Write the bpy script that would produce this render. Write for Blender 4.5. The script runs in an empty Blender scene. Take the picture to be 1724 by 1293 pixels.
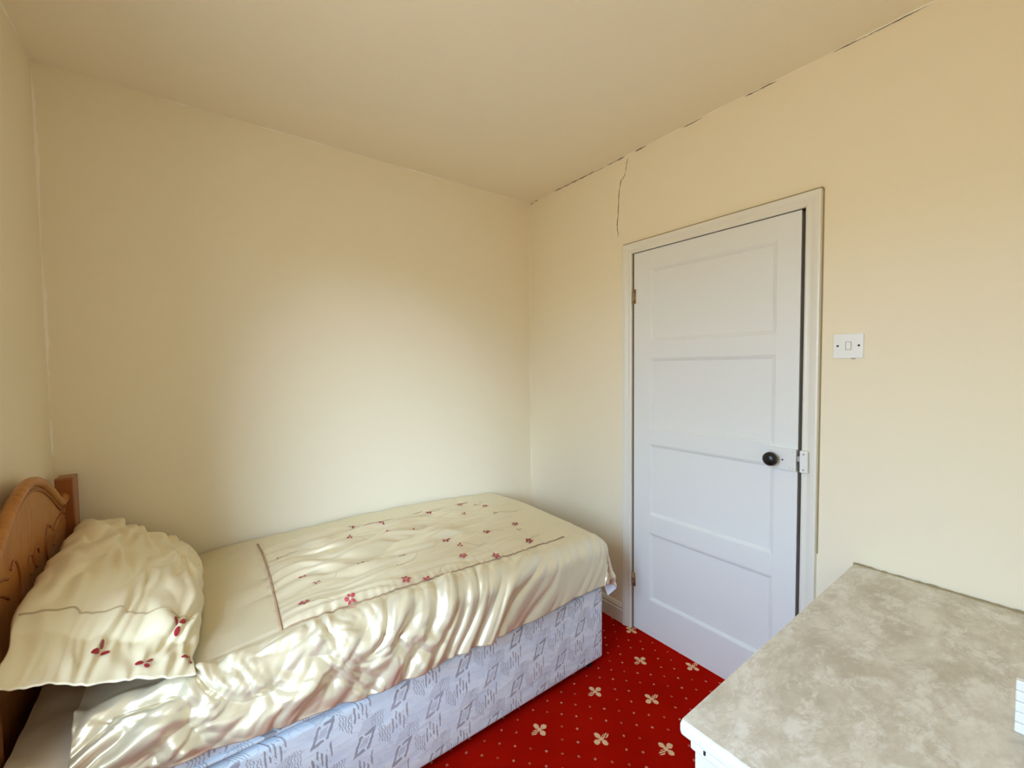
import bpy, bmesh, math, random
import numpy as np
from mathutils import Vector, Matrix
from mathutils.bvhtree import BVHTree

random.seed(7)
scene = bpy.context.scene
COL = scene.collection

# ------------------------------------------------------------------ camera
CAM = Vector((-1.8348, -2.2471, 1.4083))
r_ = Vector((0.80155, -0.59784, -0.01024)); u_ = Vector((0.03249, 0.02644, 0.99912)); f_ = Vector((0.59704, 0.80118, -0.04061))
cam = bpy.data.cameras.new('camera'); cam_o = bpy.data.objects.new('camera', cam); COL.objects.link(cam_o)
M = Matrix((r_, u_, -f_)).transposed().to_4x4(); M.translation = CAM
cam_o.matrix_world = M
cam.sensor_fit = 'HORIZONTAL'; cam.sensor_width = 36.0; cam.lens = 710.88 / 1724 * 36.0
cam.clip_start = 0.02
scene.camera = cam_o

# ------------------------------------------------------------------ world: bright overcast sky above pale ground
SKY = 7.2
w = bpy.data.worlds.new('world'); scene.world = w; w.use_nodes = True
nt = w.node_tree; nt.nodes.clear()
tc = nt.nodes.new('ShaderNodeTexCoord'); sp = nt.nodes.new('ShaderNodeSeparateXYZ')
mr = nt.nodes.new('ShaderNodeMapRange'); mr.inputs[1].default_value = 0.0; mr.inputs[2].default_value = 0.10
mx = nt.nodes.new('ShaderNodeMix'); mx.data_type = 'RGBA'
mx.inputs[6].default_value = (0.42, 0.40, 0.34, 1); mx.inputs[7].default_value = (0.68, 0.97, 1.34, 1)
oc = nt.nodes.new('ShaderNodeMapRange'); oc.inputs[1].default_value = 0.0; oc.inputs[2].default_value = 1.0; oc.inputs[3].default_value = 0.9 * SKY; oc.inputs[4].default_value = 1.3 * SKY
bg = nt.nodes.new('ShaderNodeBackground'); nt.links.new(sp.outputs[2], oc.inputs[0]); nt.links.new(oc.outputs[0], bg.inputs[1])
wo = nt.nodes.new('ShaderNodeOutputWorld')
nt.links.new(tc.outputs['Generated'], sp.inputs[0]); nt.links.new(sp.outputs[2], mr.inputs[0])
nt.links.new(mr.outputs[0], mx.inputs[0]); nt.links.new(mx.outputs[2], bg.inputs[0]); nt.links.new(bg.outputs[0], wo.inputs[0])

# window opening in the left wall (the room's only daylight)
WY0, WY1, WZ0, WZ1 = -2.18, -1.27, 0.78, 2.15
XL, YD, H, WT = -2.272, -2.75, 2.508, 0.30
pl = bpy.data.lights.new('window_portal', 'AREA'); pl.shape = 'RECTANGLE'; pl.size = WZ1 - WZ0; pl.size_y = WY1 - WY0
pl.cycles.is_portal = True
plo = bpy.data.objects.new('window_portal', pl); COL.objects.link(plo)
plo.location = (XL - WT + 0.005, (WY0 + WY1) / 2, (WZ0 + WZ1) / 2); plo.rotation_euler = (0, -math.pi / 2, 0)

# hazy low sun behind thin cloud, slanting in through the window towards the bed
SUN_D = Vector((.62, .78, -.36)).normalized()
sl = bpy.data.lights.new('hazy_sun', 'SUN'); sl.energy = SUN_E = 4.1; sl.angle = math.radians(34); sl.color = (0.77, 1.0, 1.26)
slo = bpy.data.objects.new('hazy_sun', sl); COL.objects.link(slo)
slo.rotation_euler = SUN_D.to_track_quat('-Z', 'Y').to_euler(); slo.location = (-6, -6, 4)

vs = scene.view_settings
vs.view_transform = 'Standard'; vs.look = 'None'; vs.gamma = 1.0; vs.use_curve_mapping = False
vs.exposure = 1.0
cy = scene.cycles
cy.use_adaptive_sampling = True; cy.adaptive_threshold = 0.03
cy.max_bounces = 9; cy.diffuse_bounces = 8; cy.glossy_bounces = 5; cy.transparent_max_bounces = 8
cy.use_denoising = True; cy.sample_clamp_indirect = 8.0
cy.caustics_reflective = False; cy.caustics_refractive = False

# ------------------------------------------------------------------ node helpers
class S:
    """a value socket with arithmetic"""
    def __init__(s, nt, sock): s.nt, s.k = nt, sock
    def _m(s, op, *a, clamp=False):
        n = s.nt.nodes.new('ShaderNodeMath'); n.operation = op; n.use_clamp = clamp
        for i, v in enumerate((s,) + a):
            if isinstance(v, S): s.nt.links.new(v.k, n.inputs[i])
            else: n.inputs[i].default_value = float(v)
        return S(s.nt, n.outputs[0])
    def __add__(s, o): return s._m('ADD', o)
    __radd__ = __add__
    def __sub__(s, o): return s._m('SUBTRACT', o)
    def __rsub__(s, o): return (s * -1) + o
    def __mul__(s, o): return s._m('MULTIPLY', o)
    __rmul__ = __mul__
    def __truediv__(s, o): return s._m('DIVIDE', o)
    def abs(s): return s._m('ABSOLUTE')
    def round(s): return s._m('ROUND')
    def sin(s): return s._m('SINE')
    def min(s, o): return s._m('MINIMUM', o)
    def max(s, o): return s._m('MAXIMUM', o)
    def lt(s, o): return s._m('LESS_THAN', o)
    def gt(s, o): return s._m('GREATER_THAN', o)
    def ramp(s, a, b):      # 0 at a, 1 at b, clamped
        n = s.nt.nodes.new('ShaderNodeMapRange'); s.nt.links.new(s.k, n.inputs[0])
        n.inputs[1].default_value = a; n.inputs[2].default_value = b
        return S(s.nt, n.outputs[0])

class Mat:
    def __init__(self, name, color=(.8, .8, .8), rough=.6, **kw):
        self.m = bpy.data.materials.new(name); self.m.use_nodes = True
        self.nt = self.m.node_tree; self.b = self.nt.nodes['Principled BSDF']
        self.b.inputs['Base Color'].default_value = (*color, 1); self.b.inputs['Roughness'].default_value = rough
        for k, v in kw.items(): self.b.inputs[k.replace('_', ' ')].default_value = v
        self._tc = None
    def coord(self, kind='Object'):
        if not self._tc: self._tc = self.nt.nodes.new('ShaderNodeTexCoord')
        return self._tc.outputs[kind]
    def xyz(self, kind='Object'):
        n = self.nt.nodes.new('ShaderNodeSeparateXYZ'); self.nt.links.new(self.coord(kind), n.inputs[0])
        return [S(self.nt, o) for o in n.outputs]
    def map(self, scale=(1, 1, 1), rot=(0, 0, 0), kind='Object'):
        n = self.nt.nodes.new('ShaderNodeMapping'); self.nt.links.new(self.coord(kind), n.inputs[0])
        n.inputs['Scale'].default_value = scale; n.inputs['Rotation'].default_value = rot
        return n.outputs[0]
    def noise(self, scale, detail=2, rough=.5, dist=0, vec=None):
        n = self.nt.nodes.new('ShaderNodeTexNoise'); n.inputs['Scale'].default_value = scale
        n.inputs['Detail'].default_value = detail; n.inputs['Roughness'].default_value = rough; n.inputs['Distortion'].default_value = dist
        self.nt.links.new(vec if vec is not None else self.coord(), n.inputs['Vector'])
        return S(self.nt, n.outputs['Fac'])
    def col(self, c):
        n = self.nt.nodes.new('ShaderNodeRGB'); n.outputs[0].default_value = (*c, 1); return n.outputs[0]
    def mix(self, fac, a, b):
        n = self.nt.nodes.new('ShaderNodeMix'); n.data_type = 'RGBA'
        if isinstance(fac, S): self.nt.links.new(fac.k, n.inputs[0])
        else: n.inputs[0].default_value = fac
        for i, c in ((6, a), (7, b)):
            if isinstance(c, tuple): n.inputs[i].default_value = (*c, 1)
            else: self.nt.links.new(c, n.inputs[i])
        return n.outputs[2]
    def base(self, c): self.nt.links.new(c, self.b.inputs['Base Color']); return self
    def bump(self, h, strength=.3, dist=.002):
        n = self.nt.nodes.new('ShaderNodeBump'); n.inputs['Strength'].default_value = strength; n.inputs['Distance'].default_value = dist
        self.nt.links.new(h.k, n.inputs['Height']); self.nt.links.new(n.outputs[0], self.b.inputs['Normal']); return self

def srgb(r, g, b):
    f = lambda c: (c / 255 / 12.92) if c / 255 <= .04045 else ((c / 255 + .055) / 1.055) ** 2.4
    return (f(r), f(g), f(b))

# ------------------------------------------------------------------ materials
CREAM = (0.875, 0.785, 0.595)
def paint(name, c, bump=.25, rough=.75):
    m = Mat(name, c, rough)
    h = m.noise(8, 2) * 2.2
    m.bump(h, bump, .002)
    return m.m
M_WALL = paint('cream wall paint', CREAM)
M_CEIL = paint('cream ceiling paint', (0.90, 0.815, 0.65), .4)
M_GLOSS = Mat('white gloss paint', (0.80, 0.81, 0.79), .32)
M_GLOSS.bump(M_GLOSS.noise(18, 2), .12, .002); M_GLOSS = M_GLOSS.m
M_TRIM = Mat('ivory gloss trim', (0.80, 0.775, 0.69), .35)
M_TRIM.bump(M_TRIM.noise(25, 2), .2, .002); M_TRIM = M_TRIM.m
M_FILL = Mat('pale filler', (0.93, 0.86, 0.72), .8).m
M_CRACK = Mat('dark crack', (0.06, 0.04, 0.02), .95).m
M_GRIME_SHADOW = Mat('brown grime and shadow line', (0.33, 0.26, 0.14), .95).m  # real grime, and the shadow strip painted above the door
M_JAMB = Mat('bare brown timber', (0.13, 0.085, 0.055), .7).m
M_BRASS = Mat('painted over brass', (0.42, 0.27, 0.15), .4, Metallic=.6).m
M_BLACK = Mat('black bakelite', (0.006, 0.005, 0.005), .3).m
M_DARK = Mat('dark hole', (0.012, 0.011, 0.01), .8).m
M_PLASTIC = Mat('white plastic', (0.83, 0.83, 0.80), .3).m
M_LOCK = Mat('white painted iron', (0.80, 0.80, 0.77), .35).m
M_METAL = Mat('dull steel', (0.45, 0.45, 0.44), .35, Metallic=1.0).m

# pine
m = Mat('orange pine', (0.4, 0.17, 0.045), .33)
n = m.noise(6, 4, .6, 1.5, m.map((1.2, 9, 1.2)))
k = m.noise(5, 1)
m.base(m.mix(k.ramp(.62, .72), m.mix(n.ramp(.3, .7), (0.36, 0.135, 0.028), (0.52, 0.225, 0.055)), (0.27, 0.09, 0.02)))
M_PINE = m.m
M_PINE_D = Mat('dark stained pine', (0.30, 0.095, 0.022), .3).m

# carpet: red with cream four petal motifs and small square dots
m = Mat('red patterned carpet', (.3, .01, .005), 1.0, Specular_IOR_Level=0.0, Sheen_Weight=0.0)
x, y, z = m.xyz()
wob = m.noise(160, 2) * .006 - .003
x = x + wob; y = y + (m.noise(130, 2) * .006 - .003)
def flower(ox, oy, sgn):
    fx = (x - ox) / .316; fy = (y - oy) / .346
    ax = (fx - fx.round()) * (.316 * sgn); ay = (fy - fy.round()) * .346
    def el(cx, cy_, a, b):
        p = (ax - cx) / a; q = (ay - cy_) / b
        return p * p + q * q
    solid = el(.021, 0, .0125, .0105).min(el(0, .019, .0095, .0125)).min(el(0, -.020, .010, .0125)).min(el(0, 0, .008, .008))
    leaf = el(-.022, 0, .017, .009)
    stripe = ((ay * 700 + ax * 250).sin()).gt(-.35)
    return solid.ramp(1.15, .9).max(leaf.ramp(1.15, .9) * stripe), (ax * ax + ay * ay)
fa, da = flower(-.182, -1.032, 1); fb, db = flower(-.182 - .158, -1.032 - .173, -1)
ix = (x + .182) / .0395; iy = (y + 1.032) / .0433
s_ = (ix + iy - 1) * .5; t_ = (ix - iy - 1) * .5
ds = s_ - s_.round(); dt = t_ - t_.round()
dx = ((ds + dt) * .0395).abs(); dy = ((ds - dt) * .0433).abs()
mxn = dx.max(dy)
rnd = (((s_.round() * 12.9898 + t_.round() * 78.233).sin()) * 4.37).sin() * .5 + .5
dot = mxn.ramp(.0046, .0036) * (mxn.ramp(.0008, .002) * .6 + .4) * da.gt(.0026) * db.gt(.0026) * (rnd * .6 + .25)
red = m.mix(m.noise(5, 3).ramp(.35, .7), (0.29, 0.0022, 0.0005), (0.37, 0.005, 0.0015))
red = m.mix(m.noise(420, 2).ramp(.35, .75), red, (0.42, 0.009, 0.003))
pet = m.mix(m.noise(150, 2).ramp(.3, .7), (0.70, 0.38, 0.18), (0.85, 0.56, 0.33))
c = m.mix(dot, red, (0.66, 0.32, 0.20))
m.base(m.mix(fa.max(fb), c, pet))
m.bump(m.noise(500, 2), .6, .003)
M_CARPET = m.m

# divan fabric: pale quilted damask with grey lilac diamonds, bars and wavy lines
def damask(name):
    m = Mat(name, (.6, .62, .7), .5, Sheen_Weight=.2)
    x, y, z = m.xyz()
    u = x + y * 1.0
    wz = m.noise(60, 2) * .010 - .005
    u = u + wz; v = z + (m.noise(55, 2) * .010 - .005)
    def cell(ox, oz):
        fu = (u - ox) / .2395; fv = (v - oz) / .192
        return (fu - fu.round()) * .2395, (fv - fv.round()) * .192
    def motif(ox, oz):
        a, b = cell(ox, oz)
        # sheared diamond
        p = a - b * .35; q = b
        d1 = (p.abs() / .023).max((q - p * .28).abs() / .030)
        ring = d1.ramp(1.06, .98) * d1.ramp(.62, .68)
        brk = (p + q * .5).abs().gt(.0035)
        inner = d1.lt(.42) * ((p * 900 - q * 380).sin()).gt(.1)
        # bars
        a2 = a - .118; a2 = a2 + (((a + .12).max(0)) * 0)
        f1, g1 = cell(ox + .112, oz + .012)
        f1 = f1 + (g1 * 14).sin() * .0015
        bar = f1.abs().lt(.034) * ((f1 * 500).sin()).gt(.25) * (g1 - f1 * .4 + (f1 * 130).sin() * .012).abs().lt(.029) * (((g1 + f1 * 2) * 95).sin()).gt(-.75)
        f2, g2 = cell(ox + .062, oz - .004)
        wav = f2.abs().lt(.020) * (((f2 + (g2 * 330).sin() * .0016) * 760).sin()).gt(.35) * (g2 + f2 * .8).abs().lt(.026)
        f3, g3 = cell(ox + .16, oz - .040)
        wav2 = f3.abs().lt(.020) * (((f3 + (g3 * 300).sin() * .002) * 800).sin()).gt(.35) * g3.abs().lt(.024)
        f4, g4 = cell(ox + .130, oz - .042)
        p4 = f4 - g4 * .5
        d4 = (p4.abs() / .020).max((g4 - p4 * .25).abs() / .020)
        pale = d4  .lt(1.0) * .35 + d4.ramp(1.04, 1.0) * d4.ramp(.88, .92) * .3
        return (ring * brk).max(inner * .8).max(bar).max(wav * .8).max(wav2 * .7), pale
    A, pa = motif(-.594, .331); B, pb = motif(-.594 - .12, .236)
    strand = ((m.noise(9, 2, .5, .6, m.map((1, 1, 2.6), (0, -.55, 0))) - .5).abs()).ramp(.009, .004) * .35
    ink = A.max(B)
    quilt = m.noise(11, 2, .5, .3, m.map((1, 1, 2.2), (0, -.5, 0)))
    base = m.mix(quilt.ramp(.35, .65), (0.70, 0.82, 0.95), (0.80, 0.91, 1.0))
    base = m.mix(pa.max(pb).max(strand), base, (0.48, 0.51, 0.58))
    inkc = m.mix(m.noise(8, 2).ramp(.4, .6), (0.27, 0.29, 0.34), (0.36, 0.36, 0.43))
    m.base(m.mix(ink * .85, base, inkc))
    m.bump(quilt * 5 + m.noise(500, 1) * .15, .35, .003)
    return m.m
M_DAMASK = damask('grey lilac damask')

# satin
m = Mat('cream satin', (0.80, 0.725, 0.53), .31, Specular_IOR_Level=1.0, Metallic=.5, Sheen_Weight=.0)
m.bump(m.noise(900, 1, vec=m.map((1, 6, 6))), .04, .001)
M_SATIN = m.m
m = Mat('cream cotton satin', (0.85, 0.77, 0.55), .55, Specular_IOR_Level=.5, Sheen_Weight=.2)
m.bump(m.noise(40, 3), .15, .003)
M_PILLOW = m.m
M_SEAM = Mat('brown piping', (0.40, 0.25, 0.15), .6).m
M_RED = Mat('red embroidery', (0.33, 0.012, 0.025), .5).m
M_PINK = Mat('pink embroidery', (0.45, 0.055, 0.07), .5).m
M_GOLD = Mat('gold thread', (0.42, 0.32, 0.16), .5).m
M_SHEET = Mat('beige cotton sheet', (0.66, 0.58, 0.47), .9); M_SHEET.bump(M_SHEET.noise(30, 3), .3, .004); M_SHEET = M_SHEET.m
M_LINING = Mat('white lining', (0.86, 0.86, 0.9), .6).m

# marble effect sheet
m = Mat('beige marble effect', (.6, .55, .45), .38)
v = m.map((1.0, 1.6, 1), (0, 0, .5))
a = m.noise(6, 7, .7, .25, v); b = m.noise(11, 8, .74, .25, v); d = m.noise(4, 6, .7, .4, v)
c = m.mix(a.ramp(.36, .62), (0.52, 0.46, 0.355), (0.75, 0.70, 0.60))
c = m.mix(b.ramp(.50, .60) * .7, c, (0.83, 0.80, 0.73))
c = m.mix((d - .5).abs().ramp(.03, 0.0) * .45, c, (0.50, 0.43, 0.32))
m.base(c); m.bump(m.noise(35, 2), .05, .002)
M_MARBLE = m.m
# pane
gm = bpy.data.materials.new('window glass'); gm.use_nodes = True; g = gm.node_tree; g.nodes.clear()
t1 = g.nodes.new('ShaderNodeBsdfTransparent'); t2 = g.nodes.new('ShaderNodeBsdfGlossy'); t2.inputs['Roughness'].default_value = .02
mxs = g.nodes.new('ShaderNodeMixShader'); mxs.inputs[0].default_value = .06; go = g.nodes.new('ShaderNodeOutputMaterial')
g.links.new(t1.outputs[0], mxs.inputs[1]); g.links.new(t2.outputs[0], mxs.inputs[2]); g.links.new(mxs.outputs[0], go.inputs[0])
M_GLASS = gm

# ------------------------------------------------------------------ mesh helpers
def link(name, me, mat, parent=None, smooth=False):
    o = bpy.data.objects.new(name, me); COL.objects.link(o)
    if mat is not None: me.materials.append(mat)
    if smooth: me.polygons.foreach_set('use_smooth', [True] * len(me.polygons))
    if parent is not None: o.parent = parent
    return o
def from_bm(name, bm, mat, parent=None, smooth=False):
    me = bpy.data.meshes.new(name); bmesh.ops.recalc_face_normals(bm, faces=bm.faces); bm.to_mesh(me); bm.free()
    return link(name, me, mat, parent, smooth)
def add_box(bm, x0, x1, y0, y1, z0, z1, bev=0, seg=2):
    r = bmesh.ops.create_cube(bm, size=1)
    for v in r['verts']:
        v.co = Vector(((x0 + x1) / 2 + v.co.x * (x1 - x0), (y0 + y1) / 2 + v.co.y * (y1 - y0), (z0 + z1) / 2 + v.co.z * (z1 - z0)))
    if bev:
        es = list({e for v in r['verts'] for e in v.link_edges})
        bmesh.ops.bevel(bm, geom=es, offset=bev, segments=seg, affect='EDGES', profile=.5)
def box(name, b, mat, parent=None, bev=0, seg=2):
    bm = bmesh.new(); add_box(bm, *b, bev=bev, seg=seg)
    return from_bm(name, bm, mat, parent, smooth=False)
def boxes(name, bs, mat, parent=None, bev=0):
    bm = bmesh.new()
    for b in bs: add_box(bm, *b, bev=bev)
    return from_bm(name, bm, mat, parent)
def tag(o, label, cat, group=None, kind=None):
    o['label'] = label; o['category'] = cat
    if group: o['group'] = group
    if kind: o['kind'] = kind
    return o
def empty(name, loc):
    o = bpy.data.objects.new(name, None); COL.objects.link(o); o.location = loc; o.empty_display_size = .1
    return o
def reparent(parent):
    """children were built in world coordinates: keep them there"""
    bpy.context.view_layer.update()
    inv = Matrix.Translation(parent.location).inverted()
    for c in parent.children: c.matrix_parent_inverse = inv
def tube_bm(bm, pts, rad, n=8, close=True):
    pts = [Vector(p) for p in pts]; rings = []
    if not hasattr(rad, '__len__'): rad = [rad] * len(pts)
    up = None
    for i, p in enumerate(pts):
        t = (pts[min(i + 1, len(pts) - 1)] - pts[max(i - 1, 0)]).normalized()
        if up is None:
            up = Vector((0, 0, 1)) if abs(t.z) < .9 else Vector((1, 0, 0))
        a = t.cross(up).normalized(); up = a.cross(t).normalized()
        rings.append([bm.verts.new(p + (a * math.cos(k * 2 * math.pi / n) + up * math.sin(k * 2 * math.pi / n)) * rad[i]) for k in range(n)])
    for A, B in zip(rings, rings[1:]):
        for k in range(n): bm.faces.new((A[k], A[(k + 1) % n], B[(k + 1) % n], B[k]))
    if close:
        bm.faces.new(rings[0]); bm.faces.new(rings[-1])
def tube(name, pts, rad, mat, parent=None, n=8):
    bm = bmesh.new(); tube_bm(bm, pts, rad, n); return from_bm(name, bm, mat, parent, True)
def lathe(name, prof, origin, axis, mat, parent=None, n=28):
    """prof: (distance along axis, radius)"""
    ax = Vector(axis).normalized(); a = ax.orthogonal().normalized(); b = ax.cross(a)
    bm = bmesh.new(); rings = []
    for d, r in prof:
        rings.append([bm.verts.new(Vector(origin) + ax * d + (a * math.cos(2 * math.pi * k / n) + b * math.sin(2 * math.pi * k / n)) * max(r, 1e-4)) for k in range(n)])
    for A, B in zip(rings, rings[1:]):
        for k in range(n): bm.faces.new((A[k], A[(k + 1) % n], B[(k + 1) % n], B[k]))
    bm.faces.new(rings[0]); bm.faces.new(rings[-1])
    return from_bm(name, bm, mat, parent, True)
def prism(name, poly, x0, x1, mat, parent=None, bev=0):
    """polygon in (y, z) extruded along x"""
    bm = bmesh.new()
    A = [bm.verts.new((x0, a, b)) for a, b in poly]; B = [bm.verts.new((x1, a, b)) for a, b in poly]
    fa = bm.faces.new(A); fb = bm.faces.new(B)
    for i in range(len(poly)):
        j = (i + 1) % len(poly); bm.faces.new((A[i], A[j], B[j], B[i]))
    if bev:
        bmesh.ops.bevel(bm, geom=list(fa.edges) + list(fb.edges), offset=bev, segments=2, affect='EDGES')
    return from_bm(name, bm, mat, parent)

# gradient noise for cloth
_p = np.random.RandomState(3).permutation(512)
_ang = np.random.RandomState(5).rand(512) * 2 * np.pi
def pn(x, y, seed=0):
    x = np.asarray(x, float) + seed * 17.31; y = np.asarray(y, float) + seed * 9.77
    xi = np.floor(x).astype(int); yi = np.floor(y).astype(int); xf = x - xi; yf = y - yi
    def gr(i, j, dx, dy):
        h = _ang[_p[(_p[i & 511] + j) & 511]]
        return np.cos(h) * dx + np.sin(h) * dy
    f = lambda t: t * t * t * (t * (t * 6 - 15) + 10)
    a, b = f(xf), f(yf)
    n0 = gr(xi, yi, xf, yf) * (1 - a) + gr(xi + 1, yi, xf - 1, yf) * a
    n1 = gr(xi, yi + 1, xf, yf - 1) * (1 - a) + gr(xi + 1, yi + 1, xf - 1, yf - 1) * a
    return (n0 * (1 - b) + n1 * b) * 1.5
def sstep(a, b, x):
    t = np.clip((x - a) / (b - a), 0, 1); return t * t * (3 - 2 * t)
def grid_mesh(name, P, mat, parent=None):
    """P: array (n, m, 3)"""
    n, mm = P.shape[:2]
    me = bpy.data.meshes.new(name)
    idx = np.arange(n * mm).reshape(n, mm)
    F = np.stack([idx[:-1, :-1], idx[:-1, 1:], idx[1:, 1:], idx[1:, :-1]], -1).reshape(-1, 4)
    me.vertices.add(n * mm); me.vertices.foreach_set('co', P.reshape(-1).astype(np.float32))
    me.loops.add(F.size); me.loops.foreach_set('vertex_index', F.reshape(-1).astype(np.int32))
    me.polygons.add(len(F)); me.polygons.foreach_set('loop_start', np.arange(0, F.size, 4, dtype=np.int32))
    me.polygons.foreach_set('loop_total', np.full(len(F), 4, dtype=np.int32))
    me.update(calc_edges=True); me.validate()
    return link(name, me, mat, parent, True)

# ------------------------------------------------------------------ the room
def struct(o, label, cat): return tag(o, label, cat, kind='structure')
struct(box('floor', (XL - WT, .12, YD - .1, .1, -.1, 0), M_CARPET), 'red carpet with cream petal motifs and small dots', 'floor')
struct(box('ceiling', (XL - WT, .12, YD - .1, .1, H, H + .1), M_CEIL), 'plain cream painted ceiling', 'ceiling')
wall_back = struct(box('wall_back', (XL - WT, .12, 0, .1, 0, H), M_WALL), 'long cream wall behind the bed', 'wall')
struct(box('wall_front', (XL - WT, .12, YD - .1, YD, 0, H), M_WALL), 'cream wall behind the viewer', 'wall')
DY0, DY1, DZ = -1.640, -.846, 1.995       # door opening
wall_right = struct(boxes('wall_right', [(0, .12, DY1, 0, 0, H), (0, .12, YD, DY0, 0, H), (0, .12, DY0, DY1, DZ, H)], M_WALL),
                    'cream wall with the white door and a crack', 'wall')
wall_left = struct(boxes('wall_left', [(XL - WT, XL, WY1, 0, 0, H), (XL - WT, XL, YD, WY0, 0, H), (XL - WT, XL, WY0, WY1, 0, WZ0), (XL - WT, XL, WY0, WY1, WZ1, H)], M_WALL),
                   'cream wall behind the pine headboard', 'wall')

# window
win = empty('window_1', (XL - WT, (WY0 + WY1) / 2, WZ0)); struct(win, 'white framed window in the headboard wall', 'window')
fx0, fx1 = XL - WT + .01, XL - WT + .07
box('window_frame', (fx0, fx1, WY0, WY0 + .05, WZ0, WZ1), M_GLOSS, win, .004)
box('window_frame', (fx0, fx1, WY1 - .05, WY1, WZ0, WZ1), M_GLOSS, win, .004)
box('window_frame', (fx0, fx1, WY0 + .05, WY1 - .05, WZ0, WZ0 + .05), M_GLOSS, win, .004)
box('window_frame', (fx0, fx1, WY0 + .05, WY1 - .05, WZ1 - .05, WZ1), M_GLOSS, win, .004)
box('window_sill', (XL - WT + .07, XL + .03, WY0 - .02, WY1 + .02, WZ0 - .03, WZ0), M_GLOSS, win, .005)
box('pane', (fx0 + .02, fx0 + .026, WY0 + .05, WY1 - .05, WZ0 + .05, WZ1 - .05), M_GLASS, win)
reparent(win)

# baseboards
def skirting(name, pts, label):
    prof = [(0, 0), (.016, 0), (.016, .07), (.012, .078), (.014, .086), (.006, .102), (0, .105)]
    bm = bmesh.new(); rings = []
    (x0, y0), (x1, y1), (nx, ny) = pts
    for (px, py) in ((x0, y0), (x1, y1)):
        rings.append([bm.verts.new((px + nx * d, py + ny * d, zz)) for d, zz in prof])
    A, B = rings
    for i in range(len(prof)):
        j = (i + 1) % len(prof); bm.faces.new((A[i], A[j], B[j], B[i]))
    bm.faces.new(A); bm.faces.new(B)
    struct(from_bm(name, bm, M_TRIM), label, 'baseboard')
skirting('baseboard_right', ((0, 0), (0, -.796), (-1, 0)), 'ivory skirting between the bed foot and the door')
skirting('baseboard_back', ((XL, 0), (-.016, 0), (0, -1)), 'ivory skirting along the wall behind the bed')

# filler beads along the room's edges
def bead(pts, r0, name, parent, seed, mat=M_FILL, gap=0.0):
    rs = random.Random(seed); P = []
    a, b = Vector(pts[0]), Vector(pts[1]); nseg = int((b - a).length / .02)
    R = []
    for i in range(nseg + 1):
        p = a.lerp(b, i / nseg); P.append(p + Vector((rs.uniform(-1, 1), rs.uniform(-1, 1), rs.uniform(-1, 1))) * .0012)
        R.append(max(.0004, r0 * (.8 + .5 * math.sin(i * .21 + seed) + rs.uniform(-.35, .35))))
    return tube(name, P, R, mat, parent, 6)
bead(((XL + .35, 0, H), (-.06, 0, H)), .0045, 'filler_bead', wall_back, 2)
bead(((0, -.30, H), (0, -2.6, H)), .0035, 'filler_bead', wall_right, 4)
bead(((0, 0, .62), (0, 0, H)), .004, 'filler_bead', wall_back, 6)
bead(((XL, 0, 1.1), (XL, 0, H)), .008, 'filler_bead', wall_left, 9)
bead(((XL, -.02, H), (XL, -.9, H)), .006, 'filler_bead', wall_left, 11)

# cracks: thin ragged ribbons in the plaster
def crack(pts, wid, name='crack', parent=wall_right, seed=1, mat=M_CRACK):
    rs = random.Random(seed); bm = bmesh.new(); Q = []
    for (a, b) in zip(pts, pts[1:]):
        nn = max(2, int(math.dist(a, b) / .008))
        for i in range(nn): Q.append((a[0] + (b[0] - a[0]) * i / nn + rs.uniform(-.0015, .0015), a[1] + (b[1] - a[1]) * i / nn + rs.uniform(-.001, .001)))
    Q.append(pts[-1]); prev = None
    horiz = abs(pts[-1][0] - pts[0][0]) > abs(pts[-1][1] - pts[0][1])
    for i, q in enumerate(Q):
        ww = wid * (.45 + .55 * abs(math.sin(i * .37 + seed)) + rs.uniform(-.2, .2)) * min(1, .15 + i * .5, .15 + (len(Q) - 1 - i) * .5)
        off = (0, ww / 2) if horiz else (ww / 2, 0)
        cur = (bm.verts.new((-.0007, q[0] - off[0], q[1] - off[1])), bm.verts.new((-.0007, q[0] + off[0], q[1] + off[1])))
        if prev: bm.faces.new((prev[0], prev[1], cur[1], cur[0]))
        prev = cur
    return from_bm(name, bm, mat, parent)
MAIN = [(-0.8149, 2.4873), (-0.8097, 2.4672), (-0.8, 2.424), (-0.7962, 2.4073), (-0.7718, 2.3888), (-0.7656, 2.3635), (-0.7594, 2.3411), (-0.7578, 2.3171), (-0.7539, 2.2568), (-0.7516, 2.2081), (-0.7461, 2.1663), (-0.7461, 2.1353), (-0.7539, 2.1147), (-0.7484, 2.0987)]
crack(MAIN[:3], .0045, seed=2); crack(MAIN[2:], .0042, seed=3)
crack([(-.789, 2.028), (-.784, 1.988)], .007, seed=4)
crack([(-.012, 2.497), (-.055, 2.5)], .006, seed=5); crack([(-.06, 2.503), (-.09, 2.503)], .008, seed=8)
crack([(-.25, 2.504), (-.55, 2.504), (-.795, 2.503)], .0045, seed=6); crack([(-.86, 2.503), (-.93, 2.504)], .005, seed=7)
crack([(-1.12, 2.503), (-1.22, 2.504)], .004, seed=9); crack([(-1.40, 2.504), (-1.52, 2.503)], .004, seed=10); crack([(-1.7, 2.504), (-1.95, 2.503)], .003, seed=12)

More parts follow.
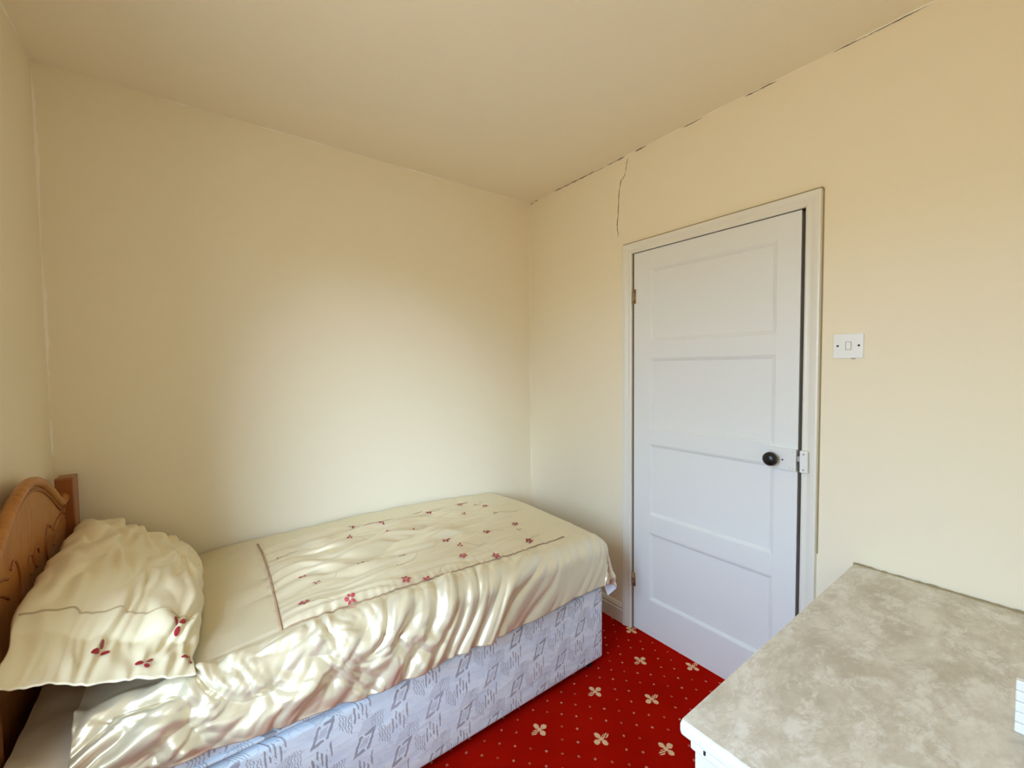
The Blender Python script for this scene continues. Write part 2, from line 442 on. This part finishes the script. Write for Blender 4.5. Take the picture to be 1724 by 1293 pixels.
# ------------------------------------------------------------------ door and frame
trim = empty('trim_1', (0, -1.24, 0)); struct(trim, 'ivory moulded architrave around the panelled door', 'door frame')
def architrave():
    # section: (distance from inner edge, depth into the room)
    sec = [(0, 0), (0, .010), (.006, .014), (.012, .013), (.020, .013), (.032, .018), (.044, .021), (.050, .020), (.051, 0)]
    yi0, yi1, zi = -1.629, -.846, 1.988
    outs = []
    bm = bmesh.new()
    def corner(d, dep, k):
        if k == 0: return (-dep, yi0 - d, 0)
        if k == 1: return (-dep, yi0 - d, zi + d)
        if k == 2: return (-dep, yi1 + d, zi + d)
        return (-dep, yi1 + d, 0)
    names = ['architrave', 'architrave', 'architrave']
    for k in range(3):
        bm = bmesh.new()
        A = [bm.verts.new(corner(d, p, k)) for d, p in sec]; B = [bm.verts.new(corner(d, p, k + 1)) for d, p in sec]
        for i in range(len(sec)):
            j = (i + 1) % len(sec); bm.faces.new((A[i], A[j], B[j], B[i]))
        bm.faces.new(A); bm.faces.new(B)
        from_bm(names[k], bm, M_TRIM, trim)
architrave()
# side grime line at the plaster; strip along the top is painted shadow
boxes('grime_shadow_line', [(-.002, 0, -1.684, -1.680, .70, 2.04), (-.0205, 0, -1.6825, -.80, 2.0385, 2.0415)], M_GRIME_SHADOW, trim)
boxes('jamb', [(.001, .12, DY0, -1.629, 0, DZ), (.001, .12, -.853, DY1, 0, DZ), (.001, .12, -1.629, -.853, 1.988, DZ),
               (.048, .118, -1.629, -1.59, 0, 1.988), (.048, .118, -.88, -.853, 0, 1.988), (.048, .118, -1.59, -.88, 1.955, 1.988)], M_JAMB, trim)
keep = box('lock_keep', (-.034, -.0195, -1.656, -1.630, 1.000, 1.083), M_LOCK, trim, .003)
for zz in (1.012, 1.071):
    lathe('screw', [(0, .003), (.001, .003), (.0012, 0)], (-.034, -1.643, zz), (-1, 0, 0), M_METAL, keep, 10)
reparent(trim)

door = empty('door_1', (.02, -1.235, 0)); struct(door, 'white four panel door with a black knob', 'door')
LX0, LX1 = .0, .042
Y0, Y1 = -1.613, -.8545
PY0, PY1 = -1.529, -.949
ROWS = [(.198, .551), (.641, 1.010), (1.087, 1.445), (1.529, 1.892)]
box('stile', (LX0, LX1, Y0, PY0, .010, 1.9855), M_GLOSS, door, .0015)
box('stile', (LX0, LX1, PY1, Y1, .010, 1.9855), M_GLOSS, door, .0015)
zb = .010
for i, (a, b) in enumerate(ROWS + [(1.9855, None)]):
    box('rail', (LX0 + .0004, LX1, PY0 - .001, PY1 + .001, zb, a), M_GLOSS, door, .0012)
    if b is not None: zb = b
for a, b in ROWS:
    box('panel', (LX0 + .011, LX1 - .01, PY0 - .004, PY1 + .004, a - .004, b + .004), M_GLOSS, door)
    # ovolo moulding round the panel: sloped ring
    bm = bmesh.new(); sec = [(0, .0006), (.004, .0012), (.008, .0045), (.0095, .0045), (.014, .0085), (.015, .0112)]
    rings = []
    for d, dep in sec:
        rings.append([bm.verts.new((LX0 + dep, yy, zz)) for yy, zz in ((PY0 + d, a + d), (PY1 - d, a + d), (PY1 - d, b - d), (PY0 + d, b - d))])
    for A, B in zip(rings, rings[1:]):
        for k in range(4): bm.faces.new((A[k], A[(k + 1) % 4], B[(k + 1) % 4], B[k]))
    from_bm('panel_moulding', bm, M_GLOSS, door)
# hinges
for zz in (1.765, .27):
    hb = bmesh.new()
    tube_bm(hb, [(-.004, -.8545, zz - .038), (-.004, -.8545, zz + .038)], .0045, 10)
    add_box(hb, -.002, .001, -.868, -.8545, zz - .036, zz + .036)
    hg = from_bm('hinge', hb, M_BRASS, door, True); hg['label'] = 'small brass hinge'
    for q in (-.013, .013): tube('knuckle', [(-.004, -.8545, zz + q - .0006), (-.004, -.8545, zz + q + .0006)], .0055, M_GLOSS, hg, 10)
# rim lock with black knob
lock = box('rim_lock', (-.016, .002, -1.613, -1.512, .996, 1.080), M_LOCK, door, .003); lock['label'] = 'white painted rim lock'
kn = lathe('knob', [(0, .010), (.012, .009), (.014, .018), (.018, .024), (.026, .0275), (.034, .0265), (.041, .021), (.045, .011), (.0455, 0)], (-.016, -1.533, 1.037), (-1, 0, 0), M_BLACK, lock, 32)
kn['label'] = 'round black door knob'
lathe('keyhole', [(0, .003), (.0006, .003), (.0008, 0)], (-.016, -1.566, 1.036), (-1, 0, 0), M_DARK, lock, 12)
box('keyhole_cover', (-.0185, -.016, -1.592, -1.572, 1.002, 1.014), M_LOCK, lock, .002)
for yy, zz in ((-1.602, 1.071), (-1.602, 1.006), (-1.524, 1.070)):
    lathe('screw', [(0, .0035), (.0008, .0035), (.001, 0)], (-.016, yy, zz), (-1, 0, 0), M_LOCK, lock, 12)
box('latch', (-.012, -.004, -1.628, -1.613, 1.035, 1.058), M_METAL, lock, .002)
reparent(door)

# ------------------------------------------------------------------ light switch
sw = empty('light_switch', (0, -1.763, 1.469)); tag(sw, 'square white plastic light switch on the wall beside the door', 'light switch')
bm = bmesh.new(); add_box(bm, -.006, 0, -1.806, -1.720, 1.426, 1.512, .002); plate = from_bm('plate', bm, M_PLASTIC, sw)
bm = bmesh.new(); add_box(bm, -.009, -.005, -1.771, -1.757, 1.457, 1.483, .0015)
for v in bm.verts:
    if v.co.x < -.008: v.co.x += (v.co.z - 1.457) / .026 * .0028
from_bm('rocker', bm, M_PLASTIC, sw)
boxes('rocker_gap', [(-.0063, -.0058, -1.7725, -1.7712, 1.4555, 1.4845), (-.0063, -.0058, -1.7568, -1.7555, 1.4555, 1.4845), (-.0063, -.0058, -1.7725, -1.7555, 1.4834, 1.4846), (-.0063, -.0058, -1.7725, -1.7555, 1.4554, 1.4566)], M_GRIME_SHADOW, sw)
for yy in (-1.733, -1.793):
    lathe('screw', [(0, .0035), (.0006, .0035), (.0008, 0)], (-.006, yy, 1.470), (-1, 0, 0), M_DARK, sw, 12)
box('chip', (-.004, 0, -1.783, -1.772, 1.424, 1.427), M_DARK, sw)
reparent(sw)

# ------------------------------------------------------------------ bed
bed = empty('divan_bed', (-1.27, -.49, 0)); tag(bed, 'single divan bed with grey patterned base and pine headboard', 'bed')
BX0, BX1, BY0, BY1 = -2.19, -.340, -.940, -.030
box('base', (BX0, BX1, BY0, BY1, .035, .372), M_DAMASK, bed, .014, 4)
for px, py in ((-.40, -.90), (-.40, -.08), (-2.12, -.90), (-2.12, -.08)):
    lathe('castor', [(0, .016), (.006, .019), (.03, .019), (.036, .012)], (px, py, 0.0), (0, 0, 1), M_DARK, bed, 16)
# headboard
hb_top = [(-.10, .968), (-.13, .955), (-.17, .955), (-.21, .972), (-.26, 1.005), (-.32, 1.040), (-.40, 1.075), (-.49, 1.09)]
full = hb_top + [(-.98 - a, b) for a, b in reversed(hb_top[:-1])]
poly = full + [(-.88, .45), (-.10, .45)]
hd = prism('headboard', poly, -2.246, -2.224, M_PINE, bed, .003)
hd['label'] = 'orange pine headboard with arched top'
def smooth_pts(P, n=6):
    out = []
    for i in range(len(P) - 1):
        p0, p1, p2, p3 = (Vector(P[max(i - 1, 0)]), Vector(P[i]), Vector(P[i + 1]), Vector(P[min(i + 2, len(P) - 1)]))
        for k in range(n):
            t = k / n
            out.append(.5 * ((2 * p1) + (p2 - p0) * t + (2 * p0 - 5 * p1 + 4 * p2 - p3) * t * t + (3 * p1 - p0 - 3 * p2 + p3) * t ** 3))
    out.append(Vector(P[-1])); return out
tube('top_moulding', smooth_pts([(-2.226, a, b + .004) for a, b in full], 4), .0145, M_PINE, hd, 10)
tube('moulding_groove', smooth_pts([(-2.2235, a, b - .020) for a, b in full], 4), .005, M_PINE_D, hd, 6)
for sgn in (1, -1):
    Yc = lambda a: (a if sgn == 1 else -.98 - a)
    y0, y1 = sorted((Yc(-.045), Yc(-.118)))
    bm = bmesh.new(); add_box(bm, -2.248, -2.200, y0, y1, .036, 1.030, .004)
    for v in bm.verts:
        if v.co.z > 1.0: v.co.z += .010 * (1 - ((v.co.y - (y0 + y1) / 2) / .037) ** 2)
    from_bm('post', bm, M_PINE_D, hd)
    for k, P in enumerate(([(-.12, .905), (-.17, .922), (-.23, .918), (-.29, .90)], [(-.12, .893), (-.18, .897), (-.25, .875), (-.29, .85)],
              [(-.31, .915), (-.335, .93), (-.36, .91), (-.37, .86), (-.345, .80), (-.30, .74)], [(-.44, .88), (-.455, .90), (-.48, .89), (-.485, .86), (-.46, .845)])):
        tube('carving', smooth_pts([(-2.2235, Yc(a), b) for a, b in P], 6), .0034, M_PINE_D, hd, 6)
reparent(bed)

# mattress
mat_o = empty('mattress', (-1.27, -.49, .372)); tag(mat_o, 'pale mattress with beige sheet under the satin duvet', 'mattress')
box('mattress_body', (BX0, BX1 - .004, BY0 + .004, BY1, .374, .548), M_DAMASK, mat_o, .04, 4)
def loop_pts(z, e, r=.05):
    P = []
    for cx, cy_, a0 in ((BX1 - .004 - r, BY1 - r, 0), (BX0 + r, BY1 - r, 90), (BX0 + r, BY0 + .004 + r, 180), (BX1 - .004 - r, BY0 + .004 + r, 270)):
        for k in range(6):
            a = math.radians(a0 + k * 18); P.append((cx + (r + e) * math.cos(a), cy_ + (r + e) * math.sin(a), z))
    P.append(P[0]); return P
tube('piping', loop_pts(.398, .001), .006, M_DAMASK, mat_o, 8)
nx_, ny_ = 70, 60
gx, gy = np.meshgrid(np.linspace(BX0 - .002, -1.99, nx_), np.linspace(0, 1, ny_), indexing='ij')
ya = gy * 1.12
top = .566
yy = np.where(ya < .86, BY1 - ya, BY1 - .86 - .05 * np.sin(np.clip((ya - .86) / .05, 0, math.pi / 2)))
zz = np.where(ya < .86, top, top - .05 * (1 - np.cos(np.clip((ya - .86) / .05, 0, math.pi / 2))) - np.maximum(0, ya - .86 - .0785))
wr = pn(gx * 9, ya * 14, 3) * .006 + pn(gx * 22, ya * 20, 4) * .003
yy = yy - np.where(ya > .86, .012 + np.abs(wr), 0); zz = zz + np.where(ya < .9, wr, 0)
grid_mesh('sheet', np.stack([gx, yy, zz], -1), M_SHEET, mat_o)
reparent(mat_o)

# ------------------------------------------------------------------ duvet
NA, NB = 560, 330
A0, AE, A1 = -2.085, -.375, -.375 + .30
BE, B1 = .865, .865 + .335            # distance from the wall edge (y = -.012)
a = np.linspace(A0, A1, NA)[:, None] * np.ones((1, NB)); b = np.linspace(0, B1, NB)[None, :] * np.ones((NA, 1))
R = .085
zhem = np.interp(a, [-2.1, -2.0, -1.93, -1.78, -1.47, -1.28, -.76, -.45, -.37], [.56, .52, .485, .47, .405, .39, .405, .42, .415]) + .005 * pn(a * 7, a * 0, 8)
dlen = R * math.pi / 2 + np.maximum(.628 - zhem - R, 0.01) / .985
ob = np.maximum(0, b - BE) * (dlen / .335); oa = np.maximum(0, a - AE)
d = np.sqrt(oa ** 2 + ob ** 2) + 1e-9
dmax = .315
dd = np.where((oa > 0) & (ob > 0), d * (1 - .20 * (2 * oa * ob / d ** 2) ** 1.5), d)
ua, ub = oa / d, ob / d
q = np.minimum(dd, R * math.pi / 2); rest = np.maximum(0, dd - R * math.pi / 2)
th = np.arctan2(ob, oa)
skirt = sstep(.03, .2, dd)
flare = .10 + .10 * np.sin(th * 9 + 1.0) * ((oa > 0) & (ob > 0)) * sstep(0, .2, np.minimum(oa, ob) * 3)
h = R * np.sin(q / R) + rest * flare
drop = R * (1 - np.cos(q / R)) + rest * .985
X = np.minimum(a, AE) + ua * h; Y = -.012 - np.minimum(b, BE) - ub * h
# top height: crowned, a little lower at the head and towards the wall
zt = .628 + .012 * np.sin(np.clip(b / BE, 0, 1) * math.pi) + .012 * np.exp(-((a + 1.35) / .35) ** 2) - .018 * sstep(-1.55, -1.95, a) - .014 * sstep(-.75, -.35, a)
zt = zt + .010 * pn(a * 2.2, b * 2.6, 1)
Z = zt - drop
P = np.stack([X, Y, Z], -1)
# wrinkle field
seam_b = .835; seam_b2 = .165; seam_a = -1.655
def ridge(n, s=.12): return np.sqrt(n * n + s * s) - s
wa = a + .05 * pn(a * 3, b * 3, 11); wb = b + .035 * pn(a * 4, b * 5, 12)
on_panel = sstep(seam_b + .01, seam_b - .04, b) * sstep(seam_b2 - .03, seam_b2 + .03, b) * sstep(seam_a - .02, seam_a + .05, a)
act = .35 + .65 * np.exp(-((a + 1.42) / .30) ** 2) + .35 * np.exp(-((a + .95) / .25) ** 2)
act = act * (1 - .75 * sstep(-.85, -.6, a))
lw = pn(wa * 3.2, wb * 26, 21) * .0042 + ridge(pn(wa * 2.4, wb * 15, 22)) * .0085 + pn(wa * 7, wb * 52, 23) * .0013
top_w = on_panel * act * lw * 3.8
# broad swirl folds on the panel
sw_ = (ridge(pn(a * 3.1 + 1.2 * b, b * 5.5 - a * .8, 31), .04) * .034 * np.exp(-((a + 1.0) / .36) ** 2) + ridge(pn(a * 2.2, b * 9 + a * 2, 33), .03) * .036 * np.exp(-((a + 1.35) / .3) ** 2)) * sstep(.12, .3, b) * sstep(seam_b + .02, seam_b - .12, b)
# side skirt: long diagonal folds towards the foot, crumpled towards the head
side = sstep(seam_b - .005, seam_b + .07, b)
ph = wa + .55 * (b - seam_b) + .05 * pn(a * 2.5, b * 3, 41)
cr_m = sstep(-1.05, -1.45, a) * (1 - sstep(-1.9, -2.05, a) * .7)
calm = .40 + .60 * sstep(-.60, -1.1, a)
sharp = ridge(pn(ph * 8.5, b * 1.6, 42), .025)
fold = (sharp * .044 + ridge(pn(ph * 19, b * 3.0, 43), .03) * .012 + pn(ph * 38, b * 5, 44) * .0016) * calm
cx_ = a + .07 * pn(a * 6, b * 6, 51); cb_ = b + .07 * pn(a * 6, b * 6, 52)
crum = (ridge(pn(cx_ * 8, cb_ * 6, 53), .03) * .048 + ridge(pn(cx_ * 17, cb_ * 13, 54), .05) * .012 + pn(cx_ * 40, cb_ * 36, 55) * .0012) * cr_m
side_w = side * (fold * (1 - .35 * cr_m) + crum)
# plain head strip: soft
head = sstep(seam_a + .03, seam_a - .08, a) * sstep(seam_b, seam_b - .1, b)
head_w = head * (pn(a * 6, b * 5, 61) * .006)
# far strip by the wall
far = sstep(seam_b2 + .02, seam_b2 - .03, b)
far_w = far * (pn(wa * 14 + b * 6, b * 6, 71) * .004)
# puckers along the seams
pk = pn(a * 42, b * 3, 81) * .0055 * np.exp(-np.abs(b - seam_b) / .045) * sstep(seam_a, seam_a + .1, a) * (1 - .6 * sstep(-.8, -.5, a))
pk += pn(a * 36, b * 3, 82) * .0016 * np.exp(-np.abs(b - seam_b2) / .03) * sstep(seam_a, seam_a + .1, a)
groove = -.0045 * np.exp(-((b - seam_b) / .009) ** 2) * sstep(seam_a - .3, seam_a, a) * (1 - sstep(-.6, -.4, a))
groove += -.004 * np.exp(-((b - seam_b2) / .009) ** 2) * sstep(seam_a, seam_a + .1, a) * (1 - sstep(-.7, -.5, a))
groove += -.004 * np.exp(-((a - seam_a) / .009) ** 2) * sstep(seam_b + .01, seam_b, b)
# foot corner folds
cf = np.exp(-((th - .75) / .5) ** 2) * ((oa > 0) & (ob > 0)) * skirt * ridge(np.sin(th * 10 + 2.0 * dd * 6), .2) * .016
hemroll = -.010 * sstep(.03, 0, np.minimum(B1 - b, 9)) * 0
W = top_w + sw_ + side_w + head_w + far_w + pk + groove + cf
# normals of the smooth surface
da_ = np.gradient(P, axis=0); db_ = np.gradient(P, axis=1)
Nn = np.cross(db_, da_); Nn /= np.linalg.norm(Nn, axis=-1, keepdims=True) + 1e-12
Nn *= np.where(Nn[..., 2:3] * (dd[..., None] < .05) < 0, -1, 1)
if Nn[NA // 2, 40, 2] < 0: Nn = -Nn
P = P + Nn * W[..., None]
# the hem turns slightly under
P[..., 1] = np.minimum(P[..., 1], -.006)
P[..., 0] = np.minimum(P[..., 0], -.06)
duvet = grid_mesh('duvet', P, M_SATIN)
tag(duvet, 'cream satin duvet with red embroidered flowers spread over the bed', 'duvet')
sm = duvet.modifiers.new('thickness', 'SOLIDIFY'); sm.thickness = .006; sm.offset = -1 if True else 1
DP, DN = P, None
da_ = np.gradient(P, axis=0); db_ = np.gradient(P, axis=1)
DN = np.cross(da_, db_); DN /= np.linalg.norm(DN, axis=-1, keepdims=True) + 1e-12
if DN[NA // 2, 40, 2] < 0: DN = -DN
def dsurf(av, bv, off=0.0):
    i = (av - A0) / (A1 - A0) * (NA - 1); j = bv / B1 * (NB - 1)
    i = min(max(i, 0), NA - 1.001); j = min(max(j, 0), NB - 1.001)
    i0, j0 = int(i), int(j); fi, fj = i - i0, j - j0
    g = lambda T: (T[i0, j0] * (1 - fi) * (1 - fj) + T[i0 + 1, j0] * fi * (1 - fj) + T[i0, j0 + 1] * (1 - fi) * fj + T[i0 + 1, j0 + 1] * fi * fj)
    return Vector(g(DP) + g(DN) * off)
def ribbon(name, fn, ts, wid, mat, parent, off=.0015):
    """fn(t) -> (a, b) cloth coordinates"""
    return tube(name, [dsurf(*fn(t), off) for t in ts], wid, mat, parent, 6)
L = np.linspace
ribbon('piping', lambda t: (t, seam_b + .002 * math.sin(t * 40)), L(seam_a, -.50, 420), .0022, M_SEAM, duvet)
ribbon('piping', lambda t: (t, seam_b2), L(-1.42, -.62, 300), .0018, M_SEAM, duvet)
ribbon('piping', lambda t: (seam_a + .012 * math.sin(t * 3.2) - .02 * (t - .4), t), L(.10, seam_b, 220), .0042, M_SEAM, duvet, .001)

def petal_flower(name, fn, npet, size, mat, parent, rot=0, squash=1.0):
    """fn(du, dv, off) -> surface point. Petals lie on the cloth, slightly proud."""
    bm = bmesh.new()
    for k in range(npet):
        an = rot + k * 2 * math.pi / npet; c, s = math.cos(an), math.sin(an)
        def P2(r, t, o): return fn((r * c - t * s) * size, (r * s + t * c) * size * squash, o)
        rim = [bm.verts.new(P2(.58 + .40 * math.cos(q), .25 * math.sin(q), .0028)) for q in [i * 2 * math.pi / 10 for i in range(10)]]
        cen = bm.verts.new(P2(.6, 0, .0042))
        for i in range(10): bm.faces.new((cen, rim[i], rim[(i + 1) % 10]))
    me = bpy.data.meshes.new(name); bm.to_mesh(me); bm.free()
    return link(name, me, mat, parent, True)
FL = [(-1.279, -0.237, 2), (-1.212, -0.296, 1), (-1.168, -0.33, 1), (-1.046, -0.417, 1), (-1.172, -0.412, 1), (-1.326, -0.37, 1), (-1.198, -0.643, 2), (-1.241, -0.714, 1), (-1.36, -0.628, 2), (-1.555, -0.591, 2), (-1.522, -0.665, 1), (-1.256, -0.817, 2), (-1.185, -0.845, 2), (-1.454, -0.828, 2), (-1.58, -0.77, 2), (-1.597, -0.357, 1), (-0.68, -0.197, 2), (-0.608, -0.245, 1), (-0.573, -0.291, 2), (-0.592, -0.417, 1), (-0.741, -0.347, 1), (-0.887, -0.236, 2), (-0.607, -0.614, 2), (-0.637, -0.684, 1), (-0.783, -0.623, 2), (-0.977, -0.597, 2), (-0.954, -0.678, 1), (-0.993, -0.772, 2), (-0.671, -0.80, 2), (-0.869, -0.828, 2)]
rf = random.Random(4)
for fx, fy, big in FL:
    bb = -fy - .012
    fn = lambda du, dv, o, fx=fx, bb=bb: dsurf(fx + du, bb + dv, o)
    petal_flower('embroidered_flower', fn, 5 if big == 2 else 3, .019 if big == 2 else .014, M_RED if rf.random() < .6 else M_PINK, duvet, rf.random() * 3)
for k in range(16):      # fine stitched tendrils
    fx, fy, _ = FL[(k * 7) % len(FL)]; ph0 = rf.random() * 6; ln = .05 + .06 * rf.random(); an = rf.uniform(-.6, .6)
    ribbon('embroidered_tendril', lambda t: (fx + .015 + t * ln * math.cos(an) + .006 * math.sin(t * 7 + ph0), -fy - .012 + t * ln * math.sin(an) + .010 * math.cos(t * 6 + ph0)), L(0, 1, 24), .0005, M_GOLD, duvet, .001)
# lining peeping out under the corner at the foot
bm = bmesh.new()
vv = [bm.verts.new(p) for p in ((-.308, -.905, .385), (-.292, -.975, .400), (-.285, -.970, .358), (-.298, -.932, .312), (-.282, -.945, .372))]
bm.faces.new((vv[0], vv[4], vv[3])); bm.faces.new((vv[0], vv[1], vv[4])); bm.faces.new((vv[4], vv[1], vv[2])); bm.faces.new((vv[4], vv[2], vv[3]))
ln_o = from_bm('lining_corner', bm, M_LINING, duvet, True); ln_o['label'] = 'white lining turned out at the corner'

# ------------------------------------------------------------------ pillow
NU, NV = 200, 130
u = np.linspace(-1, 1, NU)[:, None] * np.ones((1, NV)); v = np.linspace(-1, 1, NV)[None, :] * np.ones((NU, 1))
def pillow_sheet(top):
    # u: across the bed (y), v: from the foot side up to the headboard
    yc = -.505 - u * .425                                      # u=1 near the viewer (open flap end)
    lv = (v + 1) / 2
    bow = .022 * (1 - u ** 2)
    xc = -1.872 + bow * (1 - lv) - lv * .318
    zc = .640 + lv * .225 + .018 * np.sin(lv * math.pi) * 0
    body_u = np.clip((u + 1) / 1.72, 0, 1) * 2 - 1             # stuffing ends before the flap
    th_ = np.clip(1 - np.abs(body_u) ** 3.2, 0, 1) ** .62 * np.clip(1 - np.abs(v) ** 2.8, 0, 1) ** .60
    nx, nz = .578, .816
    if top:
        wu = u + .12 * pn(u * 2, v * 2, 5); wv = v + .12 * pn(u * 2, v * 2, 6)
        wr = ridge(pn(wu * 2.6 + wv * .8, wv * 4.2, 91), .08) * .020 + pn(wu * 5, wv * 7, 92) * .004
        wr = wr + ridge(pn(wu * 4 - wv * 2, wv * 3, 93), .05) * .014 * sstep(.0, -.6, v)
        edge = np.clip((1 - np.abs(v)) * 6, 0, 1) * np.clip((1 - np.abs(u)) * 8, 0, 1)
        t = th_ * .072 + wr * (.35 + .65 * edge) * 1.35 + .003
        x, y_, z = xc + nx * t, yc, zc + nz * t
    else:
        t = th_ * .060
        x, y_, z = xc - nx * t, yc, zc - nz * t
    # frilled outline
    x = x + .010 * pn(u * 5, v * 2, 95) * sstep(.7, 1, np.abs(v)); y_ = y_ + .008 * pn(u * 2, v * 5, 96) * sstep(.8, 1, np.abs(u))
    # the empty flap droops slightly
    flap = sstep(.70, 1.0, u)
    y_ = y_ - sstep(.3, 1, u) * (.05 * lv + .0)
    z = z - .080 * lv * sstep(.45, 1.0, u) - .006 * flap * (1 - lv) + .008 * flap * pn(v * 3, u * 2, 97)
    z = np.maximum(z, .600 + (.010 if top else 0))
    x = np.maximum(x, -2.198)
    return np.stack([x, y_, z], -1)
T = pillow_sheet(True); Bm = pillow_sheet(False)
Bm[0, :] = T[0, :] - [0, 0, .003]; Bm[-1, :] = T[-1, :] - [0, 0, .004]; Bm[:, 0] = T[:, 0] - [0, 0, .003]; Bm[:, -1] = T[:, -1] - [0, 0, .003]
bm = bmesh.new()
tv = [[bm.verts.new(T[i, j]) for j in range(NV)] for i in range(NU)]
bv = [[bm.verts.new(Bm[i, j]) for j in range(0, NV)] for i in range(0, NU)]
for G, fl in ((tv, 0), (bv, 1)):
    for i in range(NU - 1):
        for j in range(NV - 1):
            q4 = (G[i][j], G[i + 1][j], G[i + 1][j + 1], G[i][j + 1]); bm.faces.new(q4 if not fl else q4[::-1])
for i in range(NU - 1):
    bm.faces.new((tv[i][0], bv[i][0], bv[i + 1][0], tv[i + 1][0])); bm.faces.new((tv[i][-1], tv[i + 1][-1], bv[i + 1][-1], bv[i][-1]))
for j in range(NV - 1):
    bm.faces.new((tv[0][j], tv[0][j + 1], bv[0][j + 1], bv[0][j])); bm.faces.new((tv[-1][j], bv[-1][j], bv[-1][j + 1], tv[-1][j + 1]))
pil = from_bm('pillow', bm, M_PILLOW, None, True)
tag(pil, 'rumpled cream pillow with red embroidered petals propped against the headboard', 'pillow')
PN = np.cross(np.gradient(T, axis=0), np.gradient(T, axis=1)); PN /= np.linalg.norm(PN, axis=-1, keepdims=True) + 1e-12
if PN[NU // 2, NV // 2, 2] < 0: PN = -PN
def psurf(uu, vv_, off=0.0):
    i = min(max((uu + 1) / 2 * (NU - 1), 0), NU - 1.001); j = min(max((vv_ + 1) / 2 * (NV - 1), 0), NV - 1.001)
    i0, j0 = int(i), int(j); fi, fj = i - i0, j - j0
    g = lambda Q: (Q[i0, j0] * (1 - fi) * (1 - fj) + Q[i0 + 1, j0] * fi * (1 - fj) + Q[i0, j0 + 1] * (1 - fi) * fj + Q[i0 + 1, j0 + 1] * fi * fj)
    return Vector(g(T) + g(PN) * off)
tube('flap_seam', [psurf(.62 + .03 * math.sin(t * 2), t, .001) for t in L(-.80, .97, 120)], .0022, M_SEAM if False else Mat('beige seam', (0.52, 0.42, 0.26), .7).m, pil, 6)
for uu, vv_, npet in ((.80, .12, 3), (.90, -.40, 3), (.66, -.62, 3), (.86, -.9, 3), (-.93, -.45, 3)):
    petal_flower('embroidered_petals', lambda du, dv, o, uu=uu, vv_=vv_: psurf(uu + du / .425, vv_ + dv / .20, o), npet, .022, M_RED, pil, uu * 9)

# ------------------------------------------------------------------ cabinet
CX0, CY1, CZ = -1.090, -1.790, .705
CYE = YD + .004
cab = empty('cabinet', (-.54, -2.27, 0)); tag(cab, 'low white cabinet with beige marble effect top in the corner by the door', 'cabinet')
body = boxes('body', [(CX0 + .022, -.003, CYE, CY1 - .022, 0, .672)], M_GLOSS, cab, .003)
box('top_board', (CX0, -.003, CYE, CY1, .674, .7035), M_GLOSS, cab, .009, 3)
box('marble_sheet', (CX0 + .007, -.003, CYE, CY1 - .004, .7035, .7052), M_MARBLE, cab)
box('trim_strip', (CX0 + .008, CX0 + .022, CYE, CY1 - .02, .655, .673), M_GLOSS, cab, .004)
# uneven grimy sealant where the top meets the wall
rs = random.Random(3)
tube('sealant', [(-.0065, CY1 - .002 - i * .012, .7055 + rs.uniform(-.0006, .0012)) for i in range(79)], [rs.uniform(.0025, .0055) for i in range(79)], M_GRIME_SHADOW, cab, 6)
box('chip', (CX0 + .0065, CX0 + .009, -1.842, -1.838, .664, .672), M_DARK, cab)
reparent(cab)

# white slatted plastic rack standing at the edge of the top
tr = empty('slatted_rack', (-.59, -2.30, .7052)); tag(tr, 'small white plastic slatted rack standing on the marble effect top', 'rack')
RX, RY1, RY0, RZ = -.612, -2.192, -2.40, .7054
bh = .0205
for k in range(5):
    z0 = RZ + k * bh
    for yy in ((RY1 - .016, RY1), (RY0, RY0 + .016)):
        box('stile_block', (RX, RX + .014, yy[0], yy[1], z0 + .0005, z0 + bh - .0005), M_PLASTIC, tr, .0025)
    if k % 2 == 0:
        box('slat', (RX + .001, RX + .013, RY0 + .0155, RY1 - .0155, z0 + .0005, z0 + bh - .0005), M_PLASTIC, tr, .0025)
box('back_panel', (RX + .0105, RX + .0135, RY0 + .004, RY1 - .004, RZ + .002, RZ + 5 * bh - .003), Mat('dark grey plastic', (0.05, 0.05, 0.07), .5).m, tr)
box('foot_plate', (RX + .0135, RX + .075, RY0 + .01, RY1 - .01, RZ, RZ + .004), M_PLASTIC, tr, .001)
reparent(tr)
